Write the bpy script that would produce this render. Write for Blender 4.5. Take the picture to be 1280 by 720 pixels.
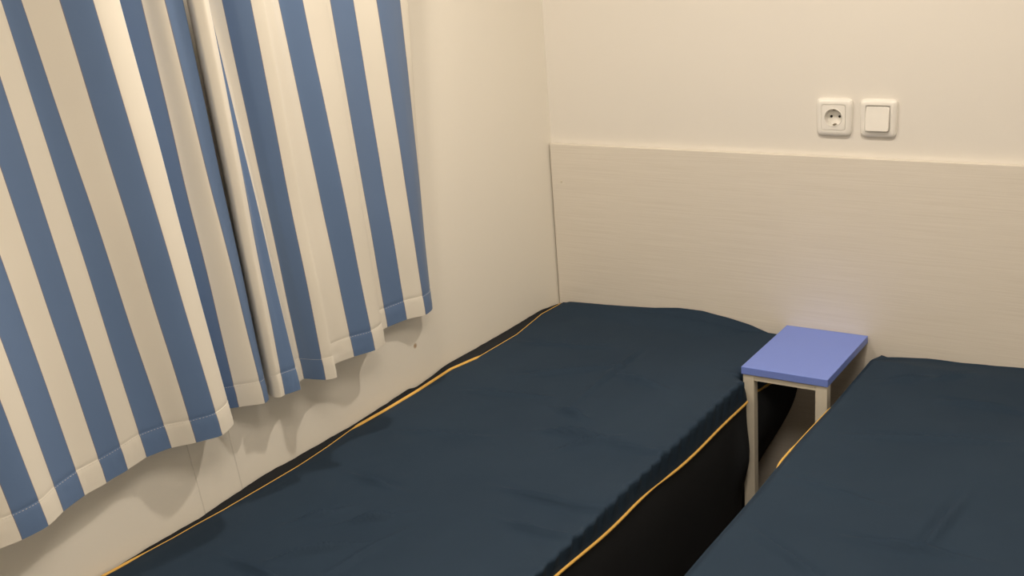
import bpy, bmesh, math, random
from mathutils import Vector, Matrix, noise

for o in list(bpy.data.objects):
    bpy.data.objects.remove(o, do_unlink=True)
S = bpy.context.scene
COL = S.collection
random.seed(4)

# ------------------------------------------------------------------ camera
cam_d = bpy.data.cameras.new('camera')
cam = bpy.data.objects.new('camera', cam_d)
COL.objects.link(cam)
cam_d.sensor_width = 36.0
cam_d.lens = 1400.0 / 1280.0 * 36.0
cam_d.clip_start = 0.02
RIGHT = Vector((0.832687, 0.548603, -0.075275))
DOWN = Vector((0.110107, -0.297258, -0.948427))
FWD = Vector((-0.542686, 0.781455, -0.307928))
M = Matrix((RIGHT, -DOWN, -FWD)).transposed().to_4x4()
M.translation = Vector((1.59205, -2.51480, 1.48487))
cam.matrix_world = M
S.camera = cam

# ------------------------------------------------------------------ world, exposure, lamp values
w = bpy.data.worlds.new('world')
S.world = w
w.use_nodes = True
w.node_tree.nodes['Background'].inputs[0].default_value = (1.0, 0.9, 0.75, 1)
w.node_tree.nodes['Background'].inputs[1].default_value = 0.05
S.view_settings.view_transform = 'Standard'
S.view_settings.look = 'None'
S.view_settings.gamma = 1.0
S.view_settings.use_curve_mapping = False
S.view_settings.exposure = 0.12
LAMP_POS = (1.06, -0.86)
LAMP_COLOR = (1.0, 0.87, 0.72)
LAMP_STRENGTH = 580.0
LAMP2_POS = (0.21, -0.96)
LAMP2_STRENGTH = 450.0
FILL_POS = (1.35, -1.95)
FILL_STRENGTH = 15.5
CEIL = 2.06
ROOM_X, ROOM_Y = 2.15, -2.95


# ------------------------------------------------------------------ materials
def mat(name, color, rough=0.6, spec=0.4, sheen=0.0, metal=0.0):
    m = bpy.data.materials.new(name)
    m.use_nodes = True
    b = m.node_tree.nodes['Principled BSDF']
    b.inputs['Base Color'].default_value = (*color, 1)
    b.inputs['Roughness'].default_value = rough
    b.inputs['Specular IOR Level'].default_value = spec
    b.inputs['Metallic'].default_value = metal
    if sheen:
        b.inputs['Sheen Weight'].default_value = sheen
        b.inputs['Sheen Roughness'].default_value = 0.5
    return m


def N(m, t, **kw):
    n = m.node_tree.nodes.new(t)
    for k, v in kw.items():
        setattr(n, k, v)
    return n


def bump(m, height, strength, dist):
    b = m.node_tree.nodes['Principled BSDF']
    n = N(m, 'ShaderNodeBump')
    n.inputs['Strength'].default_value = strength
    n.inputs['Distance'].default_value = dist
    m.node_tree.links.new(height, n.inputs['Height'])
    m.node_tree.links.new(n.outputs[0], b.inputs['Normal'])
    return n


def obj_noise(m, scale, map_scale=(1, 1, 1), detail=4, rough=0.55):
    tc = N(m, 'ShaderNodeTexCoord')
    mp = N(m, 'ShaderNodeMapping')
    mp.inputs['Scale'].default_value = map_scale
    nz = N(m, 'ShaderNodeTexNoise')
    nz.inputs['Scale'].default_value = scale
    nz.inputs['Detail'].default_value = detail
    nz.inputs['Roughness'].default_value = rough
    L = m.node_tree.links
    L.new(tc.outputs['Object'], mp.inputs['Vector'])
    L.new(mp.outputs[0], nz.inputs['Vector'])
    return nz


def ramp(m, fac, stops):
    r = N(m, 'ShaderNodeValToRGB')
    e = r.color_ramp.elements
    while len(e) < len(stops):
        e.new(0.5)
    for i, (p, c) in enumerate(stops):
        e[i].position = p
        e[i].color = (*c, 1)
    m.node_tree.links.new(fac, r.inputs[0])
    return r


def base_in(m):
    return m.node_tree.nodes['Principled BSDF'].inputs['Base Color']


WALL_C = (0.80, 0.77, 0.715)
m_wall = mat('painted_wall', WALL_C, 0.55, 0.3)
nz = obj_noise(m_wall, 260, detail=3)
bump(m_wall, nz.outputs[0], 0.10, 0.001)
# the window wall carries one small brown scuff
m_wall_left = mat('window_wall_panel', (0.92, 0.885, 0.80), 0.5, 0.3)
nz = obj_noise(m_wall_left, 260, detail=3)
bump(m_wall_left, nz.outputs[0], 0.10, 0.001)
tc = N(m_wall_left, 'ShaderNodeTexCoord')
ds = N(m_wall_left, 'ShaderNodeVectorMath', operation='DISTANCE')
ds.inputs[1].default_value = (0.0, -0.636, 0.569)
m_wall_left.node_tree.links.new(tc.outputs['Object'], ds.inputs[0])
rp = ramp(m_wall_left, ds.outputs['Value'], [(0.0030, (0.42, 0.27, 0.13)), (0.0062, (0.92, 0.885, 0.80))])
m_wall_left.node_tree.links.new(rp.outputs[0], base_in(m_wall_left))
m_joint = mat('panel_joint', (0.78, 0.75, 0.68), 0.6, 0.2)
m_wall_right = mat('beige_wall_panel', (0.74, 0.70, 0.63), 0.6, 0.2)
m_ceiling = mat('white_ceiling', (0.78, 0.765, 0.72), 0.7, 0.2)
m_floor = mat('laminate_floor', (0.22, 0.15, 0.09), 0.45, 0.4)
nz = obj_noise(m_floor, 6, (8, 1, 1), detail=5)
rp = ramp(m_floor, nz.outputs[0], [(0.35, (0.16, 0.105, 0.06)), (0.7, (0.27, 0.185, 0.115))])
m_floor.node_tree.links.new(rp.outputs[0], base_in(m_floor))

m_board = mat('pale_woodgrain_laminate', (0.60, 0.54, 0.46), 0.5, 0.3)
nz = obj_noise(m_board, 9, (0.5, 1, 34), detail=7, rough=0.68)
rp = ramp(m_board, nz.outputs[0], [(0.30, (0.700, 0.650, 0.570)), (0.50, (0.750, 0.703, 0.625)), (0.72, (0.795, 0.748, 0.670))])
m_board.node_tree.links.new(rp.outputs[0], base_in(m_board))
bump(m_board, nz.outputs[0], 0.22, 0.0015)

m_curtain = mat('striped_satin', (0.8, 0.8, 0.8), 0.5, 0.35, sheen=0.1)
uv = N(m_curtain, 'ShaderNodeUVMap')
uv.uv_map = 'stripe'
sx = N(m_curtain, 'ShaderNodeSeparateXYZ')
LK = m_curtain.node_tree.links
LK.new(uv.outputs[0], sx.inputs[0])
hv = N(m_curtain, 'ShaderNodeMath', operation='MULTIPLY')
hv.inputs[1].default_value = 0.5
LK.new(sx.outputs[0], hv.inputs[0])
fr = N(m_curtain, 'ShaderNodeMath', operation='FRACT')
LK.new(hv.outputs[0], fr.inputs[0])
CURT_BLUE = (0.125, 0.205, 0.375)
CURT_WHITE = (0.82, 0.78, 0.69)
CURT_EDGE = (0.22, 0.20, 0.24)
rp = N(m_curtain, 'ShaderNodeValToRGB')
rp.color_ramp.interpolation = 'CONSTANT'
els = rp.color_ramp.elements
stops = [(0.0, CURT_EDGE), (0.012, CURT_BLUE), (0.486, CURT_EDGE), (0.5, CURT_WHITE)]
while len(els) < 4:
    els.new(0.5)
for i, (p, c) in enumerate(stops):
    els[i].position = p
    els[i].color = (*c, 1)
LK.new(fr.outputs[0], rp.inputs[0])
LK.new(rp.outputs[0], base_in(m_curtain))
nz = obj_noise(m_curtain, 900, (1, 1, 0.35), detail=2)
bump(m_curtain, nz.outputs[0], 0.12, 0.0006)
m_thread = mat('white_thread', (0.72, 0.70, 0.66), 0.6, 0.3)
m_rod = mat('white_rod', (0.75, 0.74, 0.72), 0.35, 0.5)


def cloth_mat(name, c0, c1, rough, spec, sheen):
    m = mat(name, c0, rough, spec, sheen)
    nz = obj_noise(m, 3.0, detail=6, rough=0.6)
    rp = ramp(m, nz.outputs[0], [(0.35, c0), (0.68, c1)])
    m.node_tree.links.new(rp.outputs[0], base_in(m))
    nz2 = obj_noise(m, 700, detail=2)
    bump(m, nz2.outputs[0], 0.25, 0.0006)
    return m


m_navy = cloth_mat('navy_bedspread', (0.0215, 0.0385, 0.0640), (0.0250, 0.0440, 0.0720), 0.75, 0.10, 0.0)
m_skirt = cloth_mat('black_navy_skirt', (0.0250, 0.0270, 0.0300), (0.0280, 0.0300, 0.0340), 0.9, 0.06, 0.0)
m_pipe = mat('yellow_piping', (0.80, 0.48, 0.11), 0.5, 0.4)
m_blue = mat('blue_lacquer', (0.190, 0.275, 0.74), 0.4, 0.4)
m_blue_edge = mat('blue_edge_band', (0.12, 0.20, 0.62), 0.4, 0.4)
m_cream = mat('cream_metal_frame', (0.72, 0.67, 0.56), 0.4, 0.4)
m_plast = mat('white_plastic', (0.86, 0.84, 0.79), 0.28, 0.5)
m_dark = mat('dark_hole', (0.02, 0.018, 0.015), 0.8, 0.2)
m_clip = mat('brass_clip', (0.25, 0.21, 0.15), 0.4, 0.5, metal=0.6)


# ------------------------------------------------------------------ builders
def link(name, bm, m, parent=None, smooth=True, sharp=None):
    me = bpy.data.meshes.new(name)
    bm.normal_update()
    bm.to_mesh(me)
    bm.free()
    for mm in (m if isinstance(m, (list, tuple)) else [m]):
        me.materials.append(mm)
    if smooth:
        for p in me.polygons:
            p.use_smooth = True
    if sharp:
        me.set_sharp_from_angle(angle=math.radians(sharp))
    o = bpy.data.objects.new(name, me)
    COL.objects.link(o)
    if parent:
        o.parent = parent
        o.matrix_parent_inverse = Matrix.Translation(-parent.location)
    return o


def thing(name, loc, label, cat, group=None):
    o = bpy.data.objects.new(name, None)
    o.empty_display_size = 0.1
    COL.objects.link(o)
    o.location = loc
    tag(o, label, cat, group)
    return o


def tag(o, label, cat, group=None):
    o['label'] = label
    o['category'] = cat
    if group:
        o['group'] = group


def box(bm, x0, x1, y0, y1, z0, z1, bev=0.0, seg=2):
    r = bmesh.ops.create_cube(bm, size=1.0)
    vs = r['verts']
    for v in vs:
        v.co = Vector((x0 + (v.co.x + .5) * (x1 - x0), y0 + (v.co.y + .5) * (y1 - y0), z0 + (v.co.z + .5) * (z1 - z0)))
    if bev:
        es = list({e for v in vs for e in v.link_edges})
        bmesh.ops.bevel(bm, geom=es, offset=bev, segments=seg, affect='EDGES', profile=0.5)
    return bm


def box_obj(name, dims, m, parent=None, bev=0.0, seg=2):
    bm = bmesh.new()
    box(bm, *dims, bev=bev, seg=seg)
    return link(name, bm, m, parent, smooth=False)


def tube(bm, pts, r, n=8, cap=True):
    pts = [Vector(p) for p in pts]
    rings = []
    for i, p in enumerate(pts):
        a = pts[max(0, i - 1)]
        b = pts[min(len(pts) - 1, i + 1)]
        t = (b - a).normalized()
        up = Vector((0, 0, 1)) if abs(t.z) < 0.9 else Vector((1, 0, 0))
        s = t.cross(up).normalized()
        q = s.cross(t).normalized()
        rr = r[i] if isinstance(r, list) else r
        rings.append([bm.verts.new(p + s * math.cos(2 * math.pi * k / n) * rr + q * math.sin(2 * math.pi * k / n) * rr) for k in range(n)])
    for a, b in zip(rings, rings[1:]):
        for k in range(n):
            bm.faces.new((a[k], a[(k + 1) % n], b[(k + 1) % n], b[k]))
    if cap:
        bm.faces.new(rings[0][::-1])
        bm.faces.new(rings[-1])


def grid(bm, rows, uvs=None):
    V = [[bm.verts.new(p) for p in r] for r in rows]
    lay = bm.loops.layers.uv.new('stripe') if uvs else None
    for i in range(len(V) - 1):
        for j in range(len(V[0]) - 1):
            f = bm.faces.new((V[i][j], V[i][j + 1], V[i + 1][j + 1], V[i + 1][j]))
            if lay:
                for lp, (a, b) in zip(f.loops, ((i, j), (i, j + 1), (i + 1, j + 1), (i + 1, j))):
                    lp[lay].uv = uvs[a][b]
    return V


def interp(tab, x):
    if x <= tab[0][0]:
        return tab[0][1]
    for (a, va), (b, vb) in zip(tab, tab[1:]):
        if x <= b:
            t = (x - a) / (b - a)
            return va + (vb - va) * t
    return tab[-1][1]


def sstep(a, b, x):
    t = max(0.0, min(1.0, (x - a) / (b - a)))
    return t * t * (3 - 2 * t)


# ------------------------------------------------------------------ room shell
def structure(o):
    o['kind'] = 'structure'
    return o


T = 0.06
HBY = 0.016                                        # headboard thickness: wall face lies behind it
structure(box_obj('floor', (-T, ROOM_X + T, ROOM_Y - T, HBY + T, -0.05, 0.0), m_floor))
structure(box_obj('ceiling', (-T, ROOM_X + T, ROOM_Y - T, HBY + T, CEIL, CEIL + 0.05), m_ceiling))
SX, SZ = 0.7712, 1.0105
bm = bmesh.new()
for d in ((-T, SX - 0.0225, 0, CEIL), (SX + 0.0225, ROOM_X + T, 0, CEIL), (SX - 0.0225, SX + 0.0225, 0, SZ - 0.0225), (SX - 0.0225, SX + 0.0225, SZ + 0.0225, CEIL)):
    box(bm, d[0], d[1], HBY, HBY + T, d[2], d[3])
structure(link('wall_back', bm, m_wall, smooth=False))
structure(box_obj('wall_right', (ROOM_X, ROOM_X + T, ROOM_Y, HBY, 0, CEIL), m_wall_right))
structure(box_obj('wall_front', (-T, ROOM_X + T, ROOM_Y - T, ROOM_Y, 0, CEIL), m_wall))
# window wall: flat sheets with two fine joint grooves
bm = bmesh.new()


def groove_y(k, z):
    return (-1.306 if k == 0 else -1.2085) - 0.09 * (z - 0.54)


ylines = []
for k in (0, 1):
    ylines += [(k, -0.0014), (k, 0.0), (k, 0.0014)]
rows = []
for z in (0.0, CEIL):
    r = [(0, ROOM_Y, z)]
    for k, d in ylines:
        r.append((-0.0006 if d == 0.0 else 0.0, groove_y(k, z) + d, z))
    r.append((0, HBY, z))
    rows.append(r)
grid(bm, rows[::-1])
for f in bm.faces:
    f.material_index = 1 if any(v.co.x < -0.0005 for v in f.verts) else 0
back = [bm.verts.new(p) for p in ((-T, ROOM_Y, 0), (-T, HBY, 0), (-T, HBY, CEIL), (-T, ROOM_Y, CEIL))]
bm.faces.new(back)
wl = structure(link('wall_left', bm, [m_wall_left, m_joint], smooth=False))

# ------------------------------------------------------------------ headboard panel across both beds
hb = thing('headboard_panel', (0.9, 0.008, 0.0), 'long pale woodgrain headboard panel fixed to the back wall behind both beds', 'headboard')
bm = bmesh.new()
box(bm, 0.0045, ROOM_X - 0.004, 0.0, HBY - 0.0004, 0.001, 0.9195, bev=0.0012, seg=2)
link('board', bm, m_board, hb, smooth=False)
bm = bmesh.new()
r = bmesh.ops.create_uvsphere(bm, u_segments=16, v_segments=10, radius=0.0032)
for v in bm.verts:
    v.co = Vector((0.035 + v.co.x, -0.0002 + v.co.y * 0.7, 0.818 + v.co.z))
link('screw_cap', bm, m_cream, hb)


# ------------------------------------------------------------------ beds
def seg_dist(px, py, c):
    ax, ay, bx, by = c
    dx, dy = bx - ax, by - ay
    l2 = dx * dx + dy * dy
    t = ((px - ax) * dx + (py - ay) * dy) / l2
    tc_ = max(0.0, min(1.0, t))
    l = math.sqrt(l2)
    s = ((px - ax) * dy - (py - ay) * dx) / l          # signed across
    qx, qy = ax + dx * tc_, ay + dy * tc_
    end = math.hypot(px - qx, py - qy)
    return s, end, tc_


CREASES = [
    (0.409, -0.393, 0.523, -0.415, 3.0), (0.380, -0.616, 0.452, -0.629, 4.0), (0.402, -0.725, 0.518, -0.694, 4.0),
    (0.480, -0.776, 0.533, -0.712, 3.5), (0.385, -0.256, 0.396, -0.577, 1.4), (0.205, -0.480, 0.373, -0.350, 2.4),
    (0.528, -0.710, 0.653, -0.728, 3.0), (0.483, -0.971, 0.653, -0.973, 3.6), (0.549, -1.071, 0.652, -1.075, 3.0),
    (0.186, -1.241, 0.227, -1.182, 3.0), (0.278, -1.202, 0.338, -1.145, 4.0), (0.246, -1.354, 0.336, -1.255, 4.0),
    (0.181, -1.395, 0.296, -1.394, 3.0), (0.177, -1.055, 0.264, -1.061, 2.6), (0.357, -1.327, 0.381, -1.199, 2.2),
    (0.12, -0.86, 0.30, -0.80, 1.6), (0.10, -0.30, 0.30, -0.25, 1.6), (0.14, -0.62, 0.33, -0.56, 1.6),
    (1.105, -0.860, 1.261, -0.843, 3.4), (1.200, -0.857, 1.221, -0.663, 2.0), (1.053, -0.144, 1.101, -0.094, 2.2),
    (1.108, -0.250, 1.251, -0.240, 2.8), (0.969, -0.189, 1.027, -0.145, 2.4), (0.950, -0.709, 1.088, -0.727, 2.0),
    (0.98, -0.48, 1.24, -0.40, 1.6), (0.96, -0.92, 1.12, -1.02, 2.4),
]


def wrinkle(x, y):
    h = 0.0
    for ax, ay, bx, by, a in CREASES:
        if abs(x - (ax + bx) / 2) > 0.25 or abs(y - (ay + by) / 2) > 0.35:
            continue
        s, e, t = seg_dist(x, y, (ax, ay, bx, by))
        if e < 0.06:
            fade = math.exp(-max(0.0, e - abs(s)) / 0.02) * (0.35 + 0.65 * math.sin(math.pi * t))
            h += a * 0.0050 * fade * (math.exp(-((s - 0.006) / 0.0085) ** 2) - 0.8 * math.exp(-((s + 0.005) / 0.006) ** 2))
    p = Vector((x * 3.2, y * 3.2, 1.7))
    h += 0.0040 * noise.noise(p) + 0.0030 * noise.noise(Vector((x * 9 + y * 3, y * 8 - x * 2, 4.0)))
    h += 0.0006 * noise.noise(Vector((x * 26, y * 22, 8.0)))
    return h


# seam and lip of the corner bed along the window wall, by distance from the headboard
SEAM_X = [(0.027, 0.0163), (0.109, 0.0126), (0.269, 0.0357), (0.450, 0.0331), (0.535, 0.0169), (0.613, 0.0206), (0.679, 0.0235), (0.795, 0.0235), (0.905, 0.0193), (0.986, 0.0286), (1.064, 0.0336), (1.095, 0.0340), (1.170, 0.0327), (1.259, 0.0304), (1.279, 0.0303), (1.344, 0.0254), (1.395, 0.0235), (1.461, 0.0180), (1.511, 0.0159), (1.538, 0.0133)]
LIP_Z = [(0.009, 0.4669), (0.105, 0.4786), (0.261, 0.4773), (0.395, 0.4786), (0.540, 0.4815), (0.593, 0.4746), (0.655, 0.4706), (0.685, 0.4772), (0.773, 0.4731), (0.891, 0.4697), (0.952, 0.4720), (0.985, 0.4715), (1.034, 0.4731), (1.076, 0.4734), (1.142, 0.4763), (1.199, 0.4738), (1.256, 0.4707), (1.321, 0.4663), (1.406, 0.4684), (1.455, 0.4686), (1.504, 0.4674)]
SEAM_Z = [(0.332, 0.4131), (0.431, 0.416), (0.621, 0.4124), (0.724, 0.42), (0.824, 0.4303), (0.946, 0.4252), (1.048, 0.4312), (1.142, 0.4396)]
BED_LEN = 1.95
Y_BACK = -0.010


def ysteps(n, y0, y1, k=1.0):
    return [y0 + (y1 - y0) * (i / n) ** k for i in range(n + 1)]


def make_bed(x_off, loc, label, corner):
    """Fitted navy cover with piping along both long seams. corner=True: the bed against the window wall."""
    root = thing('bed', loc, label, 'bed')
    ys = ysteps(300, Y_BACK, -BED_LEN)
    if corner:
        XL, ZL, XR, ZR, XE = 0.034, 0.472, 0.684, 0.427, 0.672
        back_z = [(0.0, 0.474), (0.17, 0.4835), (0.337, 0.4865), (0.45, 0.483), (0.5375, 0.473), (0.61, 0.458), (0.70, 0.435)]
    else:
        XL, ZL, XR, ZR, XE = 0.888, 0.452, 1.588, 0.430, 1.548
        back_z = [(0.885, 0.441), (0.943, 0.450), (1.006, 0.4565), (1.077, 0.4585), (1.145, 0.4615), (1.21, 0.465), (1.6, 0.462)]
    ZT = 0.470

    def pip_l(y):
        if corner:
            return max(0.0085, interp(SEAM_X, -y)), ZL + 0.001
        return (XL - 0.003 + 0.014 * sstep(-0.07, -0.01, y) ** 2 + 0.007 * noise.noise(Vector((7.3, y * 3.1, 2))), ZL + 0.003 * noise.noise(Vector((3.3, y * 4.1, 5))))

    def pip_r(y):
        if corner:                                   # the table leg and rail press the seam in
            tuck = -0.024 * sstep(-0.309, -0.294, y) * (1 - sstep(-0.262, -0.235, y))
            return XR + tuck + 0.012 * sstep(-0.24, -0.15, y), sum(interp(SEAM_Z, -y + d) for d in (-0.05, -0.025, 0.0, 0.025, 0.05)) / 5 + 0.002
        return XR + 0.006 * noise.noise(Vector((9.1, y * 4.0, 3))), ZR + 0.006 * noise.noise(Vector((4.4, y * 3.3, 1)))

    def crown(x, y):
        z = ZT + wrinkle(x, y)
        t = sstep(-0.10, Y_BACK, y)
        z = z * (1 - t) + (interp(back_z, x) + 0.15 * wrinkle(x, y)) * t
        if corner:                                   # the window side sits a touch higher
            z += 0.004 * (1 - sstep(0.05, 0.3, x)) - 0.007 * sstep(0.56, 0.64, x) * sstep(-0.38, -0.30, y)
        e = sstep(-BED_LEN + 0.06, -BED_LEN, y)
        return z - 0.03 * e

    rows = []
    nx = 110
    for y in ys:
        xl, zl = pip_l(y)
        xr, zr = pip_r(y)
        r = []
        for j in range(nx + 1):
            t = j / nx
            x = xl + (xr - xl) * t
            z = crown(x, y)
            a = sstep(0.0, 0.030 if corner else 0.022, x - xl)
            z = zl * (1 - a) + max(z, zl - 0.004) * a
            wide = xr - x
            W = 0.075
            if wide < W:                             # sharp shoulder, then a puckered drop into the seam
                q = 1 - wide / W
                ov = 0.005 - 0.012 * sstep(-0.345, -0.305, y)
                pk = math.sin(y * 2 * math.pi / 0.043 + 2.6 * noise.noise(Vector((0, y * 6, 9)))) + 0.35 * math.sin(y * 2 * math.pi / 0.019 + 1.0)
                if q < 0.55:
                    f = q / 0.55
                    ex = xr + ov + 0.0036 * pk
                    x = (xr - W) + (ex - xr + W) * (1 - max(0.0, 1 - f) ** 1.25)
                    z += (0.016 - 0.016 * sstep(-0.36, -0.305, y)) * f ** 1.5 - 0.006 * f ** 8 + 0.0012 * pk * f
                else:
                    f = (q - 0.55) / 0.45
                    ze = z + 0.010 - 0.016 * sstep(-0.36, -0.305, y)
                    ex = xr + ov + 0.0036 * pk
                    x = ex + (xr - ex) * (1 - max(0.0, 1 - f) ** 1.6)
                    z = ze + (zr - ze) * f
            r.append((x, y, z))
        rows.append(r)
    bm = bmesh.new()
    grid(bm, rows)
    top = link('bed_cover', bm, m_navy, root)
    # piping along both seams: cord that swells and thins where the seam twists
    for side, fn in (('l', pip_l), ('r', pip_r)):
        pts, rad = [], []
        for y in ysteps(220, Y_BACK - 0.002, -BED_LEN):
            x, z = fn(y)
            if side == 'l':
                k = 0.0011
                if corner:
                    k += 0.0030 * sstep(-0.425, -0.455, y) * sstep(-0.905, -0.875, y)
                    k += 0.0020 * sstep(-1.44, -1.50, y)
                else:
                    vis = sstep(-0.28, -0.36, y) * (1 - sstep(-0.62, -0.70, y))
                    k += 0.0014 * sstep(-0.54, -0.57, y) * vis
                    x += 0.004 - 0.005 * vis
                    z -= 0.008 - 0.007 * vis
                z += 0.0 if corner else 0.0012
            else:
                k = 0.0031 - 0.0016 * math.exp(-((y + 0.77) / 0.05) ** 2)
            pts.append((x + (0.001 if side == 'r' else 0), y, z))
            rad.append(k)
        bm = bmesh.new()
        tube(bm, pts, rad, 8)
        o = link('piping', bm, m_pipe, root)
        o['label'] = 'yellow piping cord along the %s seam' % ('left' if side == 'l' else 'right')
    # skirts
    rows = []
    for y in ysteps(160, Y_BACK - 0.001, -BED_LEN):
        x, z = pip_r(y)
        r = []
        for k in range(25):
            t = k / 24
            zz = z - 0.001 + (0.004 - z) * t
            xx = x - 0.018 * t + 0.005 * noise.noise(Vector((5, y * 2.4, t * 2))) * t
            if corner:
                behind = sstep(-0.26, -0.20, y)
                xx = xx * (1 - behind) + (0.697 - 0.13 * sstep(0.0, 1.0, max(0.0, (0.36 - zz) / 0.36)) * 1.0 - (0.0 if zz < 0.36 else (zz - 0.36) * 0.05)) * behind
                xx += 0.019 * math.exp(-((y + 0.335) / 0.035) ** 2) * math.exp(-((zz - 0.285) / 0.07) ** 2)
            xx += 0.005 * math.sin(y * 23 + 3 * noise.noise(Vector((0, y * 2, 3)))) * t
            r.append((xx, y, zz))
        rows.append(r)
    bm = bmesh.new()
    grid(bm, rows)
    link('skirt', bm, m_skirt, root)
    rows = []
    for y in ysteps(200, Y_BACK - 0.001, -BED_LEN):
        x, z = pip_l(y)
        if corner:
            lip = interp(LIP_Z, -y) + 0.0025 + 0.0012 * noise.noise(Vector((2, y * 40, 6)))
            r = [(x, y, z - 0.0005), (x * 0.55 + 0.0025, y, min(z, lip) - 0.004), (0.0065, y, lip - 0.003), (0.0055, y, lip), (0.0042, y, lip - 0.004), (0.005, y, 0.3), (0.008, y, 0.004)]
        else:
            r = [(x, y, z - 0.001)]
            for k in range(1, 16):
                t = k / 15
                r.append((x - 0.004 * math.sin(math.pi * t) + 0.004 * math.sin(y * 21) * t, y, z + (0.004 - z) * t))
        rows.append(r)
    bm = bmesh.new()
    grid(bm, [q[::-1] for q in rows])
    link('skirt', bm, m_skirt, root)
    # foot end panel
    bm = bmesh.new()
    xl, zl = pip_l(-BED_LEN)
    xr, zr = pip_r(-BED_LEN)
    rows = []
    topv = rows_top = []
    n = 40
    up = []
    for j in range(n + 1):
        x = xl + (xr - xl) * j / n
        up.append((x, -BED_LEN - 0.002, min(zl, crown(x, -BED_LEN))))
    grid(bm, [up, [(x, -BED_LEN - 0.010, 0.25) for x, _, _ in up], [(x, -BED_LEN - 0.004, 0.004) for x, _, _ in up]])
    link('foot_panel', bm, m_skirt, root)
    # back edge: dark flap of the cover pushed up against the headboard
    sil = ([(0.006, 0.470), (0.16, 0.4845), (0.304, 0.4945), (0.374, 0.5035), (0.442, 0.5035), (0.508, 0.4945), (0.572, 0.483), (0.625, 0.4655), (0.66, 0.45)]
           if corner else [(0.882, 0.4435), (0.943, 0.4522), (1.006, 0.459), (1.077, 0.4602), (1.145, 0.4633), (1.21, 0.468), (1.585, 0.466)])
    rows = []
    xa, xb = (0.02, 0.655) if corner else (0.903, 1.56)
    for i in range(81):
        x = xa + (xb - xa) * i / 80
        zt = interp(sil, x) + 0.0008 * noise.noise(Vector((x * 20, 1, 1)))
        zb = interp(back_z, x) - 0.004
        zt = max(zt, zb + 0.004)
        rows.append([(x, -0.026, min(zb, zt - 0.006)), (x, -0.014, zb + 0.55 * (zt - zb)), (x, -0.008, zt), (x, -0.005, zt - 0.003), (x, -0.004, zt - 0.045)])
    bm = bmesh.new()
    grid(bm, rows)
    link('back_flap', bm, m_navy, root)
    return root


make_bed(0, (0.36, -0.98, 0), 'navy single bed with yellow piping in the corner under the curtains', True)
make_bed(0, (1.238, -0.98, 0), 'navy single bed on the right side of the little blue table', False)

# ------------------------------------------------------------------ bedside table between the beds
tb = thing('bedside_table', (0.765, -0.15, 0), 'small narrow bedside table with blue top and cream frame between the beds', 'table')
TX0, TX1, TY0, TY1 = 0.664, 0.864, -0.294, -0.002
TZ = 0.4930
bm = bmesh.new()
box(bm, TX0, TX1, TY0, TY1, TZ - 0.018, TZ, bev=0.0012)
link('tabletop', bm, m_blue, tb, smooth=False)
FZ = TZ - 0.018
for x0, x1 in ((TX0 + 0.003, TX0 + 0.029), (TX1 - 0.029, TX1 - 0.002)):
    bm = bmesh.new()
    box(bm, x0, x1, TY0 + 0.003, TY0 + 0.027, 0.0, FZ, bev=0.0015)
    link('leg', bm, m_cream, tb, smooth=False)
for nm, d in (('front_rail', (TX0 + 0.029, TX1 - 0.029, TY0 + 0.004, TY0 + 0.026, FZ - 0.014, FZ)),
              ('back_rail', (TX0 + 0.012, TX1 - 0.012, TY1 - 0.016, TY1, FZ - 0.014, FZ))):
    bm = bmesh.new()
    box(bm, *d, bev=0.001)
    link(nm, bm, m_cream, tb, smooth=False)

# ------------------------------------------------------------------ curtains
Z_HEM, Z_REF, Z_TOP = 0.664, 1.369, 1.70
# u (in stripes), depth and place along the wall at the hem, then at the reference height
LEFT = [
    (-5.0, 0.062, -1.945, 0.060, -2.035), (-4.0, 0.085, -1.905, 0.080, -1.990), (-3.0, 0.060, -1.865, 0.062, -1.950), (-2.0, 0.072, -1.815, 0.070, -1.905), (-1.0, 0.095, -1.768, 0.090, -1.855),
    (0.00, 0.109, -1.717, 0.104, -1.806), (1.00, 0.109, -1.671, 0.102, -1.760), (2.00, 0.091, -1.632, 0.088, -1.716),
    (3.00, 0.076, -1.581, 0.076, -1.666), (4.00, 0.073, -1.537, 0.073, -1.620), (5.00, 0.066, -1.488, 0.066, -1.570),
    (6.00, 0.058, -1.443, 0.058, -1.527), (7.00, 0.069, -1.397, 0.069, -1.500), (8.00, 0.094, -1.364, 0.094, -1.457),
    (9.00, 0.113, -1.320, 0.114, -1.414), (9.80, 0.098, -1.279, 0.100, -1.360), (10.02, 0.072, -1.262, 0.074, -1.342),
    (10.25, 0.040, -1.252, 0.046, -1.335), (10.50, 0.031, -1.238, 0.042, -1.318), (11.00, 0.050, -1.220, 0.050, -1.279), (12.00, 0.081, -1.184, 0.076, -1.254),
    (12.45, 0.074, -1.166, 0.070, -1.213), (12.70, 0.058, -1.164, 0.054, -1.206), (12.95, 0.044, -1.170, 0.040, -1.210)]
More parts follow.
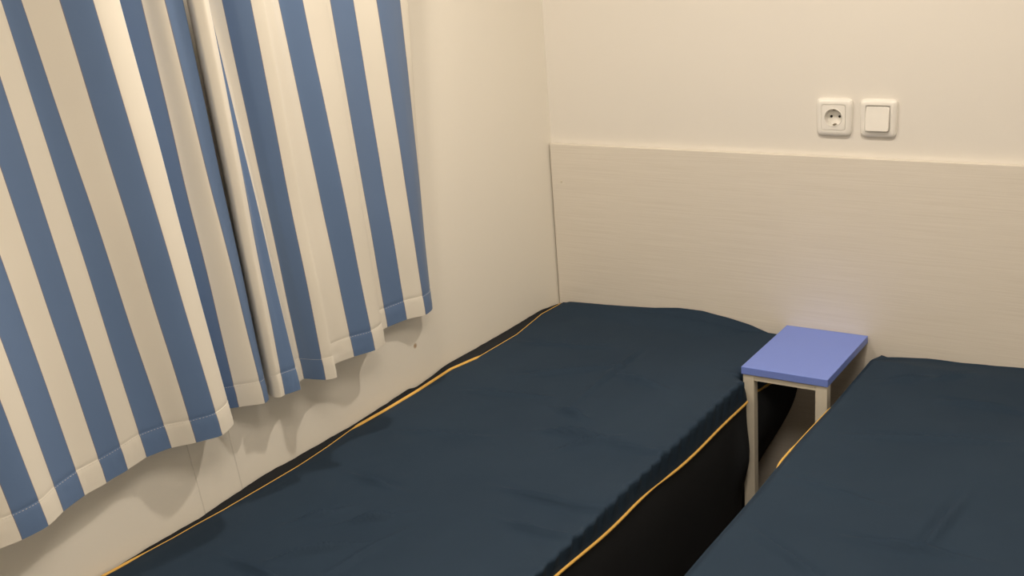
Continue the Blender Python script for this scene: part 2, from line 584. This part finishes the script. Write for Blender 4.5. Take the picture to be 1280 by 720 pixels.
RIGHT_P = [
    (13.02, 0.050, -1.146, 0.050, -1.188), (13.20, 0.064, -1.153, 0.066, -1.200), (13.45, 0.080, -1.157, 0.086, -1.206), (13.75, 0.091, -1.151, 0.095, -1.190), (14.05, 0.090, -1.138, 0.082, -1.168), (14.50, 0.096, -1.122, 0.060, -1.160),
    (15.00, 0.100, -1.106, 0.058, -1.147), (15.55, 0.074, -1.085, 0.060, -1.136), (16.00, 0.068, -1.064, 0.068, -1.126), (16.50, 0.092, -1.058, 0.084, -1.112), (17.00, 0.114, -1.050, 0.098, -1.088),
    (17.40, 0.126, -1.030, 0.104, -1.066), (17.48, 0.098, -1.023, 0.101, -1.060), (17.58, 0.078, -0.998, 0.098, -1.050), (17.72, 0.074, -0.966, 0.094, -1.034), (18.00, 0.082, -0.930, 0.084, -1.008),
    (19.00, 0.102, -0.885, 0.098, -0.960), (19.58, 0.092, -0.841, 0.090, -0.890), (19.65, 0.062, -0.834, 0.066, -0.885), (19.74, 0.042, -0.805, 0.056, -0.868), (19.84, 0.036, -0.784, 0.052, -0.856), (19.98, 0.034, -0.764, 0.052, -0.840),
    (21.00, 0.044, -0.706, 0.052, -0.771), (22.00, 0.064, -0.664, 0.064, -0.716), (22.55, 0.058, -0.632, 0.060, -0.668), (23.00, 0.044, -0.613, 0.052, -0.624), (23.25, 0.030, -0.610, 0.050, -0.594), (23.45, 0.020, -0.613, 0.038, -0.588), (23.7, 0.012, -0.620, 0.022, -0.596)]


def catmull(P, n):
    """densify rows (all columns) with a centripetal-ish Catmull-Rom that stays close to the polyline"""
    out = []
    for i in range(len(P) - 1):
        p0 = P[max(0, i - 1)]
        p1, p2 = P[i], P[i + 1]
        p3 = P[min(len(P) - 1, i + 2)]
        d = [max(1e-4, math.hypot(a[1] - b[1], a[2] - b[2])) for a, b in ((p0, p1), (p1, p2), (p2, p3))]
        for k in range(n):
            t = k / n
            row = []
            for c in range(5):
                m1 = 0.75 * (p2[c] - p0[c]) / (d[0] + d[1]) * d[1] if i else p2[c] - p1[c]
                m2 = 0.75 * (p3[c] - p1[c]) / (d[1] + d[2]) * d[1] if i < len(P) - 2 else p2[c] - p1[c]
                if c == 0:
                    row.append(p1[c] + (p2[c] - p1[c]) * t)
                    continue
                h = ((2 * t ** 3 - 3 * t ** 2 + 1) * p1[c] + (t ** 3 - 2 * t ** 2 + t) * m1 + (-2 * t ** 3 + 3 * t ** 2) * p2[c] + (t ** 3 - t ** 2) * m2)
                row.append(h)
            out.append(tuple(row))
    out.append(P[-1])
    return out


HEM_H = 0.046


def curtain(P, seed, label):
    ymid = (P[0][2] + P[-1][2]) / 2
    root = thing('curtain', (0.07, ymid, Z_HEM), label, 'curtain', 'pair of striped window curtains')
    D = catmull(P, 9)

    def pt(d, z, puff=0.0):
        s = (z - Z_HEM) / (Z_REF - Z_HEM)
        x = d[1] + (d[3] - d[1]) * s
        y = d[2] + (d[4] - d[2]) * s
        if z < Z_REF:
            x += 0.0035 * noise.noise(Vector((d[0] * 0.55 + seed, z * 5.0, 3))) * math.sin(math.pi * s)
        x -= (0.0010 + 0.0007 * noise.noise(Vector((d[0] * 4, seed, 1)))) * math.exp(-((z - Z_HEM - HEM_H) / 0.0035) ** 2)
        return (max(0.006, x) + puff, y, z)

    zs = [Z_HEM + HEM_H + d for d in (0.0, 0.003, 0.007, 0.012)] + [Z_HEM + HEM_H + 0.016 + (Z_TOP - Z_HEM - HEM_H - 0.016) * k / 60 for k in range(61)]
    rows = [[pt(d, z) for d in D] for z in zs]
    uvs = [[(d[0], z) for d in D] for z in zs]
    bm = bmesh.new()
    grid(bm, rows, uvs)
    o = link('cloth_panel', bm, m_curtain, root)
    # the turned-up hem: a slightly puffed double layer with its own edge
    zs = [Z_HEM + HEM_H * k / 10 for k in range(11)]
    rows, uvs = [], []
    for k, z in enumerate(zs):
        pf = 0.0005 * math.sin(math.pi * k / 10)
        rows.append([pt(d, z + 0.0015 * noise.noise(Vector((d[0] * 1.3, seed, 5))) * (1 - k / 10), pf + 0.0008 * noise.noise(Vector((d[0] * 5, z * 60, seed))) * math.sin(math.pi * k / 10)) for d in D])
        uvs.append([(d[0], z) for d in D])
    bm = bmesh.new()
    grid(bm, rows, uvs)
    h = link('hem', bm, m_curtain, root)
    for q in (o, h):
        md = q.modifiers.new('thick', 'SOLIDIFY')
        md.thickness = 0.0011
        md.offset = -1
        md.use_rim = False
    # stitch line above the hem
    bm = bmesh.new()
    pts = [Vector(pt(d, Z_HEM + HEM_H - 0.002, 0.0010)) for d in D]
    acc = 0.0
    for a, b in zip(pts, pts[1:]):
        if (b - a).length < 1e-5:
            continue
        tube(bm, [a.lerp(b, 0.15), a.lerp(b, 0.62)], 0.00035, 5)
    link('stitching', bm, m_thread, root)
    return root


curtain(LEFT, 1.0, 'blue and white striped curtain nearer the camera, left one of the pair')
curtain(RIGHT_P, 7.0, 'blue and white striped curtain nearer the headboard, right one of the pair')
rod = thing('curtain_rod', (0.07, -1.3, Z_TOP), 'white curtain rod on the window wall carrying both striped curtains', 'curtain rod')
bm = bmesh.new()
tube(bm, [(0.07, -2.12, Z_TOP + 0.011), (0.07, -0.50, Z_TOP + 0.011)], 0.008, 16)
link('rod', bm, m_rod, rod)
for y in (-2.06, -0.54):
    bm = bmesh.new()
    box(bm, 0.0, 0.07, y - 0.006, y + 0.006, Z_TOP - 0.012, Z_TOP + 0.0, bev=0.002)
    link('bracket', bm, m_rod, rod, smooth=False)


# ------------------------------------------------------------------ socket and switch on the back wall
def superell(a, b, n, cx, cz, flare, N_=64):
    pts = []
    for k in range(N_):
        t = 2 * math.pi * k / N_
        c, s = math.cos(t), math.sin(t)
        x = math.copysign(abs(c) ** (2 / n), c) * a
        z = math.copysign(abs(s) ** (2 / n), s) * b
        x *= 1 + flare * (z / b)
        pts.append((cx + x, cz + z))
    return pts


def plate(bm, cx, cz, yw, levels):
    """stack of rings (half width, half height, squareness, taper, depth from wall), closed by the last ring"""
    rings = []
    for a, b, n, fl, d in levels:
        rings.append([bm.verts.new((x, yw - d, z)) for x, z in superell(a, b, n, cx, cz, fl)])
    for A, B in zip(rings, rings[1:]):
        for k in range(len(A)):
            bm.faces.new((A[k], A[(k + 1) % len(A)], B[(k + 1) % len(A)], B[k]))
    return rings


def faceplate(cx, cz, root, is_open):
    bm = bmesh.new()
    rg = plate(bm, cx, cz, HBY, [(0.0415, 0.0430, 8, 0.030, 0.0), (0.0417, 0.0432, 8, 0.030, 0.003), (0.0408, 0.0424, 8, 0.030, 0.0060), (0.0385, 0.0405, 8, 0.040, 0.0088),
                                 (0.0345, 0.0365, 9, 0.025, 0.0108), (0.0305, 0.0325, 10, 0.0, 0.0116), (0.0290, 0.0305, 12, 0.0, 0.0116), (0.0283, 0.0298, 12, 0.0, 0.0104), (0.0276, 0.0291, 12, 0.0, 0.0104), (0.0276, 0.0291, 12, 0.0, 0.0060)])
    if not is_open:
        bm.faces.new(rg[-1])
    return link('frame', bm, m_plast, root, sharp=38)


so = thing('wall_socket', (SX, HBY, SZ), 'white round-hole power socket on the wall, left of the light switch', 'socket')
faceplate(SX, SZ, so, True)
bm = bmesh.new()
# square insert with a round well
outer = superell(0.0272, 0.0287, 12, SX, SZ, 0)
circ = lambda r, d: [bm.verts.new((SX + r * math.cos(2 * math.pi * k / 64), HBY - d, SZ + r * math.sin(2 * math.pi * k / 64))) for k in range(64)]
R0 = [bm.verts.new((x, HBY - 0.0098, z)) for x, z in outer]
R1 = [bm.verts.new((SX + (x - SX) * 0.985, HBY - 0.0118, SZ + (z - SZ) * 0.985)) for x, z in outer]
rings = [R0, R1, circ(0.0212, 0.0122), circ(0.0203, 0.0132), circ(0.0196, 0.0122), circ(0.0190, -0.0055)]
for A, B in zip(rings, rings[1:]):
    for k in range(64):
        bm.faces.new((A[k], A[(k + 1) % 64], B[(k + 1) % 64], B[k]))
bm.faces.new(rings[-1])
link('socket_insert', bm, m_plast, so, sharp=30)
for dx in (-0.0095, 0.0095):
    bm = bmesh.new()
    bmesh.ops.create_cone(bm, cap_ends=True, segments=20, radius1=0.0029, radius2=0.0029, depth=0.001)
    for v in bm.verts:
        v.co = Vector((SX + dx + v.co.x, HBY + 0.0048 + v.co.z, SZ + v.co.y))
    link('pin_hole', bm, m_dark, so, smooth=False)
for s in (1, -1):
    bm = bmesh.new()
    box(bm, SX - 0.0028, SX + 0.0028, HBY - 0.0075, HBY + 0.0050, SZ + s * 0.0172 - 0.0012, SZ + s * 0.0172 + 0.0012, bev=0.0006)
    link('earth_clip', bm, m_clip, so, smooth=False)

WX, WZ = 0.8715, 1.0105
sw = thing('light_switch', (WX, HBY, WZ), 'white square rocker light switch on the wall, right of the power socket', 'switch')
faceplate(WX, WZ, sw, False)
bm = bmesh.new()
rg = plate(bm, WX, WZ, HBY, [(0.0262, 0.0272, 14, 0, 0.0098), (0.0262, 0.0272, 14, 0, 0.0130), (0.0252, 0.0262, 12, 0, 0.0142)])
bm.faces.new(rg[-1])
for v in bm.verts:                                  # rocker pressed at the top: its lower edge stands out
    if v.co.y < HBY - 0.011:
        v.co.y += 0.0034 * (v.co.z - WZ) / 0.027 - 0.0020
link('rocker', bm, m_plast, sw, sharp=30)

# ------------------------------------------------------------------ ceiling downlights and an added fill light (light the room)
def glow(name, strength):
    m = bpy.data.materials.new(name)
    m.use_nodes = True
    nt = m.node_tree
    nt.nodes.remove(nt.nodes['Principled BSDF'])
    em = nt.nodes.new('ShaderNodeEmission')
    em.inputs[0].default_value = (*LAMP_COLOR, 1)
    em.inputs[1].default_value = strength
    nt.links.new(em.outputs[0], nt.nodes['Material Output'].inputs[0])
    return m


def ceiling_lamp(pos, r, strength, label):
    """shallow round downlight: white rim ring, glowing disc set in its face"""
    lp = thing('ceiling_lamp', (*pos, CEIL), label, 'lamp')
    bm = bmesh.new()
    n = 48
    prof = [(r * 1.45, 0.0), (r * 1.45, -0.006), (r * 1.30, -0.014), (r * 1.06, -0.014), (r * 1.02, -0.011), (r * 0.3, -0.009)]
    rings = [[bm.verts.new((pos[0] + a * math.cos(2 * math.pi * k / n), pos[1] + a * math.sin(2 * math.pi * k / n), CEIL + z)) for k in range(n)] for a, z in prof]
    for A, B in zip(rings, rings[1:]):
        for k in range(n):
            bm.faces.new((A[k], A[(k + 1) % n], B[(k + 1) % n], B[k]))
    bm.faces.new(rings[-1])
    link('lamp_rim', bm, m_rod, lp, sharp=40)
    bm = bmesh.new()
    c = [bm.verts.new((pos[0] + r * math.cos(2 * math.pi * k / n), pos[1] + r * math.sin(2 * math.pi * k / n), CEIL - 0.0135)) for k in range(n)]
    c2 = [bm.verts.new((v.co.x, v.co.y, CEIL - 0.0115)) for v in c]
    bm.faces.new(c[::-1])
    for k in range(n):
        bm.faces.new((c[k], c[(k + 1) % n], c2[(k + 1) % n], c2[k]))
    link('lamp_diffuser', bm, glow('lamp_glow', strength), lp, smooth=False)


ceiling_lamp(LAMP_POS, 0.040, LAMP_STRENGTH, 'small round ceiling downlight above the right-hand bed')
ceiling_lamp(LAMP2_POS, 0.040, LAMP2_STRENGTH, 'small round ceiling downlight close to the curtains')
ceiling_lamp(FILL_POS, 0.30, FILL_STRENGTH, 'added wide round ceiling fill light behind the foot of the beds')  # invented fill source, brightens the lower window wall and near beds
